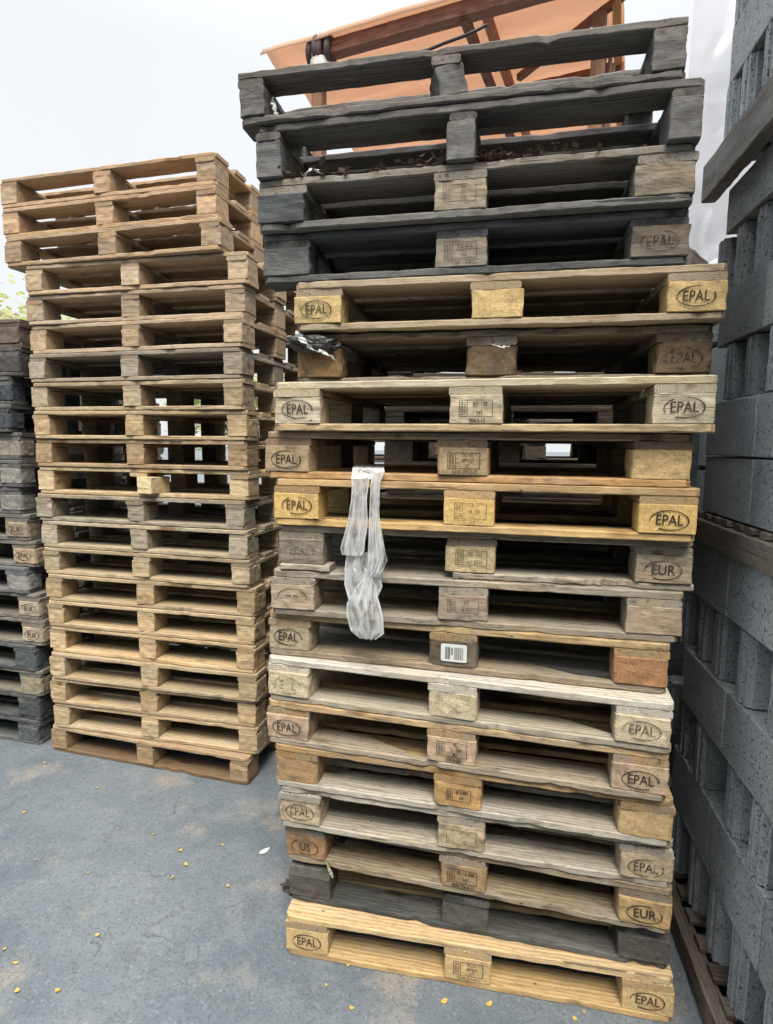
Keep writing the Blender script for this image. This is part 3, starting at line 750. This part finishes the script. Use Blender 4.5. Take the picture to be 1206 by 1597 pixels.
# ------------------------------------------------------------------ plastic strip draped over the stack
def fr(x): return 1.7865 - (x + .352) * .232      # front plane of the stack
def strip_fn(pts, crump, offy):
    def f(u, v):
        t = v * (len(pts) - 1); i = min(int(t), len(pts) - 2); q = t - i; q = q * q * (3 - 2 * q)
        a, b = pts[i], pts[i + 1]
        xl = a[0] + (b[0] - a[0]) * q; xr = a[1] + (b[1] - a[1]) * q; z = a[2] + (b[2] - a[2]) * q; yo = a[3] + (b[3] - a[3]) * q
        x = xl + (xr - xl) * u
        w = nz(u * 6, z * 5, offy) * crump + nz(u * 15, z * 11, offy + 3) * crump * .55
        return Vector((x + nz(z * 14, offy, u * 2) * .004, fr(x) - .016 - yo + w, z))
    return f
def ribbon(pts, nu, nv, crump, offy):
    fn = strip_fn(pts, crump, offy)
    verts = [fn(u / nu, v / nv) for v in range(nv + 1) for u in range(nu + 1)]
    faces = [(v * (nu + 1) + u, v * (nu + 1) + u + 1, (v + 1) * (nu + 1) + u + 1, (v + 1) * (nu + 1) + u) for v in range(nv) for u in range(nu)]
    return verts, faces
V, F = [], []
for pts, nu, nv, cr_, of in (
    ([(-.100, -.006, 1.628, -.14), (-.102, -.010, 1.622, -.03), (-.104, -.052, 1.592, .0), (-.104, -.056, 1.53, .003), (-.120, -.058, 1.45, .006), (-.136, -.064, 1.38, .008), (-.132, -.074, 1.362, .008)], 16, 60, .007, 1.0),
    ([(-.102, -.008, 1.622, -.03), (-.050, -.006, 1.612, -.004), (-.047, -.018, 1.585, .002), (-.050, -.022, 1.50, .006), (-.052, -.010, 1.42, .012), (-.054, .004, 1.355, .016), (-.056, -.012, 1.32, .016), (-.058, -.040, 1.300, .012),
      (-.090, -.028, 1.27, .016), (-.116, -.016, 1.22, .022), (-.119, -.006, 1.18, .026), (-.104, -.004, 1.135, .024), (-.074, -.030, 1.112, .018)], 18, 110, .011, 7.0),
    ([(-.118, -.030, 1.372, -.004), (-.124, -.020, 1.32, -.003), (-.126, -.010, 1.27, -.002), (-.112, -.030, 1.225, .0)], 12, 24, .008, 13.0)):
    v, f = ribbon(pts, nu, nv, cr_, of); b = len(V); V += v; F += [tuple(i + b for i in q) for q in f]
    fn = strip_fn(pts, cr_, of)      # rolled hems and a few gathered folds, where the film lies several times over itself
    for uc, hw in ((.03, .035), (.97, .035), (.30, .022), (.55, .03), (.74, .018)):
        b = len(V)
        for k in range(nv + 1):
            q = k / nv; ww = hw * (1 + .8 * nz(q * 9, uc * 31, of)); cc = uc + (.10 * nz(q * 5, uc * 17, of) if .1 < uc < .9 else 0)
            for m_ in (-1, 0, 1):
                V.append(fn(min(1, max(0, cc + m_ * ww)), q) + Vector((0, -.002 - .003 * (m_ == 0), 0)))
        for k in range(nv):
            for c2 in (0, 1): a = b + k * 3 + c2; F.append((a, a + 1, a + 4, a + 3))
tag(obj('plastic_strip', mesh_from('plastic_strip', V, F, True), FILM), 'crumpled clear plastic film strip hanging down the front of the tall stack', 'plastic film')

# torn plastic and litter caught in the stack
def shred(name, pts, w, mat, label, cat='plastic scrap', group=None):
    rs = random.Random(len(pts) * 17 + int(abs(pts[0][0]) * 1000)); verts, faces = [], []
    n = 26
    for i in range(n + 1):
        t = i / n * (len(pts) - 1); k = min(int(t), len(pts) - 2); q = t - k
        p = Vector(pts[k]).lerp(Vector(pts[k + 1]), q)
        ww = w * (.35 + .65 * math.sin(math.pi * min(1, (i + 2) / (n + 2)))) * rs.uniform(.5, 1.35)
        off = Vector((rs.uniform(-.4, .4), rs.uniform(-.7, .3), rs.uniform(-.4, .4))) * w
        verts += [p + off + Vector((-ww, 0, ww * .35)), p + off + Vector((0, -ww * .6, 0)), p + off + Vector((ww, 0, -ww * .35))]
    for i in range(n):
        for c in (0, 1): a = i * 3 + c; faces.append((a, a + 1, a + 4, a + 3))
    return tag(obj(name, mesh_from(name, verts, faces), mat), label, cat, group)
zt = mz(13)
def lp(i, x, y, z):
    px, py, a = MP[i]; a = R(a)
    return Vector((px + x * math.cos(a) - y * math.sin(a), py + x * math.sin(a) + y * math.cos(a), mz(i) + z))
shred('plastic_shred', [lp(13, .022, -.052, .150), lp(13, .045, -.062, .122), lp(13, .070, -.060, .100), lp(13, .100, -.050, .092), lp(13, .132, -.040, .072)], .013, PAPER, 'white torn plastic shred hanging from the rotten left corner of the tall stack')
shred('plastic_shred', [lp(13, .600, -.012, .108), lp(13, .625, -.020, .100), lp(13, .650, -.016, .104)], .006, PAPER, 'small white plastic shred on the dark middle block below the yellow block')
shred('plastic_shred', [lp(18, .085, .05, .098), lp(18, .092, .035, .070), lp(18, .105, .02, .035), lp(18, .110, .02, .024)], .007, PAPER, 'white plastic shred hanging beside the top left block of the tall stack')
shred('plastic_shred', [lp(16, .14, .03, .150), lp(16, .17, .02, .162), lp(16, .21, .02, .155)], .016, PAPER, 'white plastic scrap lying among dead leaves at the left of the stack top')
bm = bmesh.new(); bmesh.ops.create_icosphere(bm, subdivisions=4, radius=1)
for v in bm.verts:
    v.co = Vector((v.co.x * .080, v.co.y * .040, v.co.z * .026)) * (1 + .35 * nz(v.co.x * 1.7, v.co.y * 1.7, v.co.z * 1.7) + .22 * nz(v.co.x * 3.4, v.co.y * 3.4, v.co.z * 3.4) + .10 * nz(v.co.x * 9, v.co.y * 9, v.co.z * 9))
tag(obj('plastic_bag', bm_mesh('plastic_bag', bm), BLACKP, None, lp(13, .065, -.004, .120), (0, .10, R(-10))), 'torn black plastic bag crushed over the rotten left corner of the tall stack', 'plastic bag')

def leaf_mesh(L, W, curl, s):
    n = 6; verts, faces = [], []
    for i in range(n + 1):
        t = i / n; w = W * math.sin(math.pi * (t ** .8)) * .5 + .0004; z = curl * (t - .5) ** 2 * 4 + nz(t * 5, s) * .002
        verts += [(L * (t - .5), -w, z + curl * .8 * (w / W)), (L * (t - .5), 0, z), (L * (t - .5), w, z + curl * .6 * (w / W))]
    for i in range(n):
        for c in (0, 1): a = i * 3 + c; faces.append((a, a + 1, a + 4, a + 3))
    return mesh_from('leaf', verts, faces)
# leaf litter on the seventeenth pallet
V, F = [], []
rr = random.Random(3)
for cx, spread, cnt in ((.12, .06, 26), (.20, .05, 22), (.62, .10, 70), (.70, .08, 50), (.80, .10, 26), (.50, .06, 14), (.33, .10, 10)):
    for _ in range(cnt):
        me = leaf_mesh(rr.uniform(.018, .042), rr.uniform(.010, .020), rr.uniform(.001, .006), rr.uniform(0, 99))
        mt = Matrix.Translation(lp(16, cx + rr.gauss(0, spread * .6), rr.uniform(-.004, .05), .146 + abs(rr.gauss(0, .014)))) @ Matrix.Rotation(rr.uniform(0, 6.28), 4, 'Z') @ Matrix.Rotation(rr.uniform(-1, 1), 4, 'X') @ Matrix.Rotation(rr.uniform(-.6, .6), 4, 'Y')
        b = len(V); V += [mt @ v.co for v in me.vertices]; F += [tuple(i + b for i in p.vertices) for p in me.polygons]
        bpy.data.meshes.remove(me)
o = obj('leaf_litter', mesh_from('leaf_litter', V, F), BROWNLEAF); o['kind'] = 'stuff'; o['label'] = 'dead leaves and twigs drifted on the pale edged board near the stack top'
# broken chunk of wood on the jutting pallet
bm = bmesh.new(); bmesh.ops.create_cube(bm, size=1); bmesh.ops.scale(bm, vec=(.085, .05, .05), verts=bm.verts)
bmesh.ops.bevel(bm, geom=list(bm.edges), offset=.008, segments=1, profile=.5, affect='EDGES'); bmesh.ops.subdivide_edges(bm, edges=list(bm.edges), cuts=2, use_grid_fill=True)
for v in bm.verts: v.co += noise.noise_vector(v.co * 30) * .008; v.co.z *= (1.25 - v.co.x * 7)
tag(obj('wood_chunk', bm_mesh('wood_chunk', bm), WOOD, None, lp(14, 1.13, .10, .165), (0, .3, .4), color=(.13, .125, .12), grime=.5), 'broken grey wood chunk lying on the right end of the jutting pallet', 'wood scrap')
tag(obj('wood_splinter', board_mesh(.17, .007, .006, 1.5, None, n=8), WOOD, None, lp(10, .13, -.006, .024), (0, R(3), R(-4)), color=(.58, .42, .2), grime=.0), 'long pale splinter lying by the left block of the golden pallet', 'wood scrap')
for q, (x, y, z, lab) in enumerate(((.56, -.004, .005, 'short bent pale splinter sticking out under the split board of the tenth pallet'),
                                    (.155, -.004, .010, 'thin pale splinter dangling beside the left block of the third pallet'))):
    tag(obj('wood_splinter', board_mesh(.05, .0035, .003, 1.5, None, n=6), WOOD, None, lp((9, 2)[q], x, y, z), (0, R(70), R(20)), color=(.60, .55, .42), grime=.0), lab, 'wood scrap')
# a nail or two standing proud
# ------------------------------------------------------------------ leaves on the ground
LV = [(-1.645, 2.470, 'yellow leaf near the left edge in front of the dark stack'), (-1.413, 2.169, 'tiny yellow leaf between the left edge and the ground middle'),
      (-1.163, 2.099, 'tiny pale leaf in the open asphalt left of centre'), (-1.409, 2.663, 'yellow leaf on asphalt just before the pale middle stack'),
      (-.994, 2.327, 'yellow leaf in front of the right half of the pale stack'), (-.846, 2.230, 'larger yellow leaf midway between the pale and tall stacks'),
      (-.680, 2.267, 'yellow leaf nearest the shaded corner between the two stacks'), (-.794, 2.149, 'pale leaf just below the larger midway leaf'),
      (-.823, 2.079, 'golden leaf lying where the shade begins between the stacks'), (-.596, 2.039, 'slim yellow leaf left of the black mouldy pallet'),
      (-.982, 1.810, 'yellow leaf in the bright open asphalt at lower left'), (-1.196, 1.701, 'grey-stemmed yellow leaf at the lower left border of the photo'),
      (-1.264, 1.749, 'round golden leaf at the extreme left border'), (-1.005, 1.608, 'broad golden leaf at the bottom left of the photo'), (-1.129, 1.606, 'small leaf beside the broad golden bottom leaf'),
      (-.175, 1.631, 'small yellow leaf just before the left block of the bottom pallet'), (-.090, 1.560, 'slender brown-yellow leaf below the bottom pallet'),
      (.191, 1.585, 'green-yellow triangular leaf before the middle block of the bottom pallet'), (.327, 1.576, 'wide yellow leaf right of the green-yellow triangular leaf'),
      (.575, 1.533, 'yellow leaf at the bottom border below the right opening'), (.609, 1.555, 'tiny yellow leaf above the bottom border leaf'),
      (-.111, 1.704, 'tiny pale leaf against the bottom board of the lowest front pallet'), (-1.461, 2.949, 'yellow leaf tucked under the pale stack edge'),
      (-1.677, 2.932, 'yellow leaf between the dark left stack and the pale stack'), (-1.791, 2.880, 'yellow leaf right by the dark stack corner')]
for i, (x, y, lab) in enumerate(LV):
    rr = random.Random(i * 5 + 2); big = 1.25 if ('broad' in lab or 'wide' in lab or 'larger' in lab or 'triangular' in lab) else (.6 if ('tiny' in lab or 'small' in lab) else .9)
    o = obj('leaf', leaf_mesh(.019 * big, .0115 * big, rr.uniform(.002, .006), i), LEAFM, None, (x, y, .003), (rr.uniform(-.2, .2), rr.uniform(-.2, .2), rr.uniform(0, 6.28)))
    tag(o, lab, 'leaf', 'fallen leaves on the asphalt')
tag(obj('paper_scrap', leaf_mesh(.055, .022, .004, 77), PAPER, None, (-.494, 2.231, .004), (.1, 0, .8)), 'white scrap on the asphalt left of the tall front stack', 'scrap')
# dark crumbs under the mouldy pallet
bm = bmesh.new(); bmesh.ops.create_icosphere(bm, subdivisions=3, radius=1)
for v in bm.verts: v.co = Vector((v.co.x * .035, v.co.y * .022, v.co.z * .020)) * (1 + .7 * nz(v.co.x * 3, v.co.y * 3, v.co.z * 3))
tag(obj('rotten_wood', bm_mesh('rotten_wood', bm), WOOD, None, lp(1, .005, .03, .020), color=(.045, .042, .04), grime=.4), 'crumbling lump of black rotten wood at the left end of the mouldy pallet', 'wood scrap')

# ------------------------------------------------------------------ orange canopy behind
TARP = None
t = NT('orange_tarpaulin')
P = t.n('ShaderNodeTexCoord').outputs['Object']
n1 = t.noise(t.scale(P, (1, 5, 1)), 2.0, 4, .55)
c = t.mix(n1, (.66, .43, .31), (.80, .61, .48))
d = t.n('ShaderNodeBsdfDiffuse', Color=c); tl = t.n('ShaderNodeBsdfTranslucent', Color=c)
mx = t.n('ShaderNodeMixShader', Fac=.62); t.t.links.new(d.outputs[0], mx.inputs[1]); t.t.links.new(tl.outputs[0], mx.inputs[2])
TARP = t.out(mx.outputs[0])
RB = Vector((-1.045, 5.0, 4.807)); RA = R(-22.6)
RE = Vector((math.cos(RA), math.sin(RA), 0)); RDp = Vector((-math.sin(RA), math.cos(RA), 0))
canopy = empty('canopy', (RB.x, RB.y, 0), RA); tag(canopy, 'orange translucent lean-to canopy on timber posts behind the tall front stack', 'canopy')
def cl(name, me, mat, **kw): return obj(name, me, mat, canopy, **kw)
CW, CD, CZ = 2.68, 4.2, 4.807
nu, nv = 20, 90
verts = []; faces = []
for v in range(nv + 1):
    for u in range(nu + 1):
        q = v / nv * CD
        verts.append((u / nu * CW, q, CZ + .022 * math.sin(q * 2 * math.pi / .30) + .012 * nz(u * .4, q * 2) - (.05 * math.exp(-q / .05) if v == 0 else 0)))
for v in range(nv):
    for u in range(nu):
        a = v * (nu + 1) + u; faces.append((a, a + 1, a + nu + 2, a + nu + 1))
sheet = cl('roof_sheet', mesh_from('roof_sheet', verts, faces, True), TARP)
md = sheet.modifiers.new('thickness', 'SOLIDIFY'); md.thickness = .003
REDB = (.30, .15, .11); TANB = (.42, .20, .09)
def beam(name, L, W, T, loc, rot, colr): return cl(name, board_mesh(L, W, T, 1.0, None), WOOD, loc=loc, rot=rot, color=colr, grime=.1)
beam('eave_beam', CW - .48, .10, .10, (.45, .06, CZ - .135), (0, 0, 0), REDB)
for x in (1.60, 1.74): beam('rafter', CD - .2, .055, .08, (x + .07, .10, CZ - .125 if x > 1.7 else CZ - .15), (0, 0, math.pi / 2), (.26, .12, .09) if x < 1.7 else (.50, .20, .13))
beam('brace', 1.15, .05, .05, (1.86, .95, CZ - .12), (0, 0, R(-38)), (.26, .12, .08))
beam('cross_beam', CW, .08, .10, (0, 1.05, CZ - .20), (0, 0, 0), (.30, .11, .07))
beam('side_beam', CD, .06, .10, (CW - .01, 0, CZ - .13), (0, 0, math.pi / 2), (.62, .30, .12))
for px_, py_ in ((.50, .10), (CW - .10, .35), (.3, CD - .3), (CW - .2, CD - .3)):
    beam('post', CZ - .14, .09, .09, (px_, py_, 0), (0, -math.pi / 2, 0), (.24, .14, .09))
def cyl_between(a, b, r, seg=10, wob=0.0):
    bm = bmesh.new(); a, b = Vector(a), Vector(b); d = (b - a); q = d.to_track_quat('Z', 'Y'); rows = []
    for i in range(9):
        p = a.lerp(b, i / 8); rows.append([bm.verts.new(p + q @ Vector((r * math.cos(k * 2 * math.pi / seg), r * math.sin(k * 2 * math.pi / seg), 0)) + Vector((nz(i * .7, wob), nz(i * .7, wob + 3), 0)) * wob) for k in range(seg)])
    for i in range(8):
        for k in range(seg): bm.faces.new((rows[i][k], rows[i][(k + 1) % seg], rows[i + 1][(k + 1) % seg], rows[i + 1][k]))
    bm.faces.new(rows[0][::-1]); bm.faces.new(rows[-1])
    return bm_mesh('rod', bm, True)
def rl(u, v, z): return Vector((RB.x, RB.y, 0)) + RE * u + RDp * v + Vector((0, 0, z))
POLE = plain('weathered_pole', (.16, .085, .06), .8, .2, .3, 20)
for i, (u, v, lab) in enumerate(((2.42, .72, 'thin brown pole leaning under the canopy, leftmost of the four by its right edge'), (2.47, .80, 'thin brown pole leaning under the canopy, second from left by its right edge'),
                            (2.52, .70, 'thin brown pole leaning under the canopy, third from left by its right edge'), (2.56, .84, 'thin brown pole leaning under the canopy, nearest its right edge'))):
    o = obj('pole', cyl_between((0, 0, 0), (.05 - .03 * i, -.35, CZ - .22), .016, 8, .01), POLE, None, rl(u - .05, v + .35, 0)); tag(o, lab, 'pole', 'poles leaning under the canopy')
# cloth bundle tied round the beam, with a coil of white cord below it
CLOTH = plain('dark_cloth', (.10, .075, .075), .9, .15, .35, 22)
V, F = [], []; turns = 5; ns = 20; nk = 8
for i in range(turns * ns + 1):
    th = 2 * math.pi * i / ns; q = i / (turns * ns)
    ax = -.085 + .17 * q + .020 * math.sin(th * .7 + 1); r0 = .074 + .020 * math.sin(math.pi * q) + .010 * nz(i * .21, 3)
    for k in range(nk):
        ph = 2 * math.pi * k / nk; rr_ = r0 + (.022 + .006 * nz(i * .3, k)) * math.cos(ph)
        V.append((ax + .026 * math.sin(ph), rr_ * math.cos(th), rr_ * math.sin(th)))
for i in range(turns * ns):
    for k in range(nk): a = i * nk + k; b = i * nk + (k + 1) % nk; F.append((a, b, b + nk, a + nk))
F.append(tuple(range(nk - 1, -1, -1))); F.append(tuple(turns * ns * nk + k for k in range(nk)))
tag(obj('cloth_bundle', mesh_from('cloth_bundle', V, F, True), CLOTH, None, rl(.50, .11, CZ - .085), (0, R(8), RA)), 'dark cloth bundle wound round the left end of the canopy beam', 'cloth')
V, F = [], []; nseg = 16; turns = 7
for i in range(turns * nseg + 1):
    th = 2 * math.pi * i / nseg; z = -.09 * i / (turns * nseg); r0 = .082
    for k in range(6):
        ph = 2 * math.pi * k / 6; rr_ = r0 + .009 * math.cos(ph)
        V.append((rr_ * math.cos(th), rr_ * math.sin(th), z + .009 * math.sin(ph)))
for i in range(turns * nseg):
    for k in range(6): a = i * 6 + k; b = i * 6 + (k + 1) % 6; F.append((a, b, b + 6, a + 6))
CORD = plain('white_cord', (.74, .72, .68), .8, .2, .1, 80)
tag(obj('cord_coil', mesh_from('cord_coil', V, F, True), CORD, None, rl(.50, .11, CZ - .15)), 'white cord wound round the canopy post under the cloth bundle', 'cord')
tag(obj('cable', cyl_between((0, 0, 0), (1.2, .0, .10), .011, 8, .05), BLACKP, None, rl(.62, .05, CZ - .36), (0, 0, RA)), 'black cable stretched below the canopy beam', 'cable')

# unseen dark wall added behind the camera to keep low sky light out of the stacks
bm = bmesh.new(); bmesh.ops.create_cube(bm, size=1); bmesh.ops.scale(bm, vec=(16, .24, 3.3), verts=bm.verts)
bmesh.ops.bevel(bm, geom=list(bm.edges), offset=.01, segments=1, profile=.5, affect='EDGES')
tag(obj('low_sky_blocker', bm_mesh('low_sky_blocker', bm), plain('blocker_dark', (.075, .078, .075), .9, .2, .3, 3), None, (0, -2.7, 1.65)), 'long unseen dark wall added behind the camera to block low sky light', 'wall')
# ------------------------------------------------------------------ trees far behind
def tree(loc, h, crown, label, nleaf, sd, leaf=.16):
    rr = random.Random(sd); root = empty('tree', loc); tag(root, label, 'tree', 'trees behind the yard')
    bm = bmesh.new()
    def limb(a, b, r0, r1):
        a, b = Vector(a), Vector(b); q = (b - a).to_track_quat('Z', 'Y'); rows = []
        for i in range(5):
            p = a.lerp(b, i / 4) + Vector((rr.uniform(-.03, .03), rr.uniform(-.03, .03), 0)) * (0 if i in (0,) else 1); r = r0 + (r1 - r0) * i / 4
            rows.append([bm.verts.new(p + q @ Vector((r * math.cos(k * math.pi / 4), r * math.sin(k * math.pi / 4), 0))) for k in range(8)])
        for i in range(4):
            for k in range(8): bm.faces.new((rows[i][k], rows[i][(k + 1) % 8], rows[i + 1][(k + 1) % 8], rows[i + 1][k]))
        bm.faces.new(rows[-1])
    limb((0, 0, 0), (.05, 0, h * .6), .16, .10)
    tips = []
    for i in range(9):
        th = rr.uniform(0, 6.28); z0 = h * rr.uniform(.35, .6)
        tp = (crown * .7 * math.cos(th), crown * .7 * math.sin(th), h * rr.uniform(.62, .95)); limb((.03, 0, z0), tp, .05, .015); tips.append(tp)
    obj('trunk', bm_mesh('trunk', bm), BARK, root)
    V, F = [], []
    for _ in range(nleaf):
        tp = rr.choice(tips); p = Vector(tp) + Vector((rr.gauss(0, crown * .28), rr.gauss(0, crown * .28), rr.gauss(0, h * .09)))
        q = Matrix.Rotation(rr.uniform(0, 6.28), 3, 'Z') @ Matrix.Rotation(rr.uniform(-1.2, 1.2), 3, 'X'); l = leaf * rr.uniform(.5, 1.1)
        b = len(V); V += [p + q @ Vector(c) for c in ((-l / 2, 0, 0), (0, -l * .28, 0), (l / 2, 0, .02), (0, l * .28, 0))]; F.append((b, b + 1, b + 2, b + 3))
    obj('crown', mesh_from('crown', V, F), FOLI, root)
tree((-6.6, 10.4, 0), 3.85, 1.5, 'bright yellow-green tree showing over the dark left stack', 3600, 4)
tree((-2.9, 12.5, 0), 3.3, 1.3, 'low yellow-green tree seen through the gaps of the pale stack', 4200, 9)

# ------------------------------------------------------------------ camera
cam = bpy.data.cameras.new('camera'); co = bpy.data.objects.new('camera', cam); link(co)
cam.sensor_fit = 'HORIZONTAL'; cam.sensor_width = 36.0; cam.lens = 36.0 * f_px / 1206.0
cam.clip_start = .05; cam.clip_end = 1000
c_, s_ = math.cos(pit), math.sin(pit); cr, sr = math.cos(rol), math.sin(rol)
Rv = Vector((cr, sr * s_, sr * c_)); Uv = Vector((-sr, cr * s_, cr * c_)); Fv = Vector((0, c_, -s_))
co.matrix_world = Matrix(((Rv.x, Uv.x, -Fv.x, 0), (Rv.y, Uv.y, -Fv.y, 0), (Rv.z, Uv.z, -Fv.z, cam_h), (0, 0, 0, 1)))
scene.camera = co

# ------------------------------------------------------------------ light
SUN_EL, SUN_AZ = 58.0, 177.0     # azimuth measured from +Y towards +X
w = bpy.data.worlds.new('World'); scene.world = w; w.use_nodes = True
nt = w.node_tree; nt.nodes.clear()
sky = nt.nodes.new('ShaderNodeTexSky'); sky.sky_type = 'NISHITA'; sky.sun_disc = False
sky.sun_elevation = R(SUN_EL); sky.sun_rotation = R(SUN_AZ); sky.air_density = 1.0; sky.dust_density = 6.0; sky.ozone_density = 1.0
bg = nt.nodes.new('ShaderNodeBackground'); bg.inputs[1].default_value = .15
wo = nt.nodes.new('ShaderNodeOutputWorld')
# thin bright overcast: white cloud veil over the clear sky, a little uneven
tcw = nt.nodes.new('ShaderNodeTexCoord')
cn = nt.nodes.new('ShaderNodeTexNoise'); cn.inputs['Scale'].default_value = 1.6; cn.inputs['Detail'].default_value = 5.0
nt.links.new(tcw.outputs['Generated'], cn.inputs['Vector'])
cr_ = nt.nodes.new('ShaderNodeMapRange'); cr_.inputs[1].default_value = .3; cr_.inputs[2].default_value = .7; cr_.inputs[3].default_value = .86; cr_.inputs[4].default_value = .97
nt.links.new(cn.outputs[0], cr_.inputs[0])
mxw = nt.nodes.new('ShaderNodeMix'); mxw.data_type = 'RGBA'; mxw.inputs[7].default_value = (3.74, 3.86, 3.95, 1)
nt.links.new(cr_.outputs[0], mxw.inputs[0]); nt.links.new(sky.outputs[0], mxw.inputs[6])
# the veil thins overhead: the dome is several times brighter at the zenith than low down
sz = nt.nodes.new('ShaderNodeSeparateXYZ'); nt.links.new(tcw.outputs['Generated'], sz.inputs[0])
gr = nt.nodes.new('ShaderNodeMapRange'); gr.interpolation_type = 'SMOOTHSTEP'; gr.inputs[1].default_value = .50; gr.inputs[2].default_value = 1.0; gr.inputs[3].default_value = .88; gr.inputs[4].default_value = 3.3
nt.links.new(sz.outputs[2], gr.inputs[0])
vm = nt.nodes.new('ShaderNodeVectorMath'); vm.operation = 'SCALE'; nt.links.new(mxw.outputs[2], vm.inputs[0]); nt.links.new(gr.outputs[0], vm.inputs['Scale'])
nt.links.new(vm.outputs[0], bg.inputs[0]); nt.links.new(bg.outputs[0], wo.inputs[0])
sl = bpy.data.lights.new('sun', 'SUN'); sl.energy = 2.0; sl.angle = R(22); sl.color = (1, .93, .82)
so = bpy.data.objects.new('sun', sl); link(so)
dirv = Vector((math.sin(R(SUN_AZ)) * math.cos(R(SUN_EL)), math.cos(R(SUN_AZ)) * math.cos(R(SUN_EL)), math.sin(R(SUN_EL))))
so.rotation_euler = (-dirv).to_track_quat('-Z', 'Y').to_euler()
scene.view_settings.view_transform = 'Standard'; scene.view_settings.look = 'None'
scene.view_settings.exposure = 0.95; scene.view_settings.gamma = 1.0
scene.cycles.use_denoising = True; scene.cycles.denoising_prefilter = 'NONE'; scene.cycles.max_bounces = 8; scene.cycles.diffuse_bounces = 1; scene.cycles.transparent_max_bounces = 16
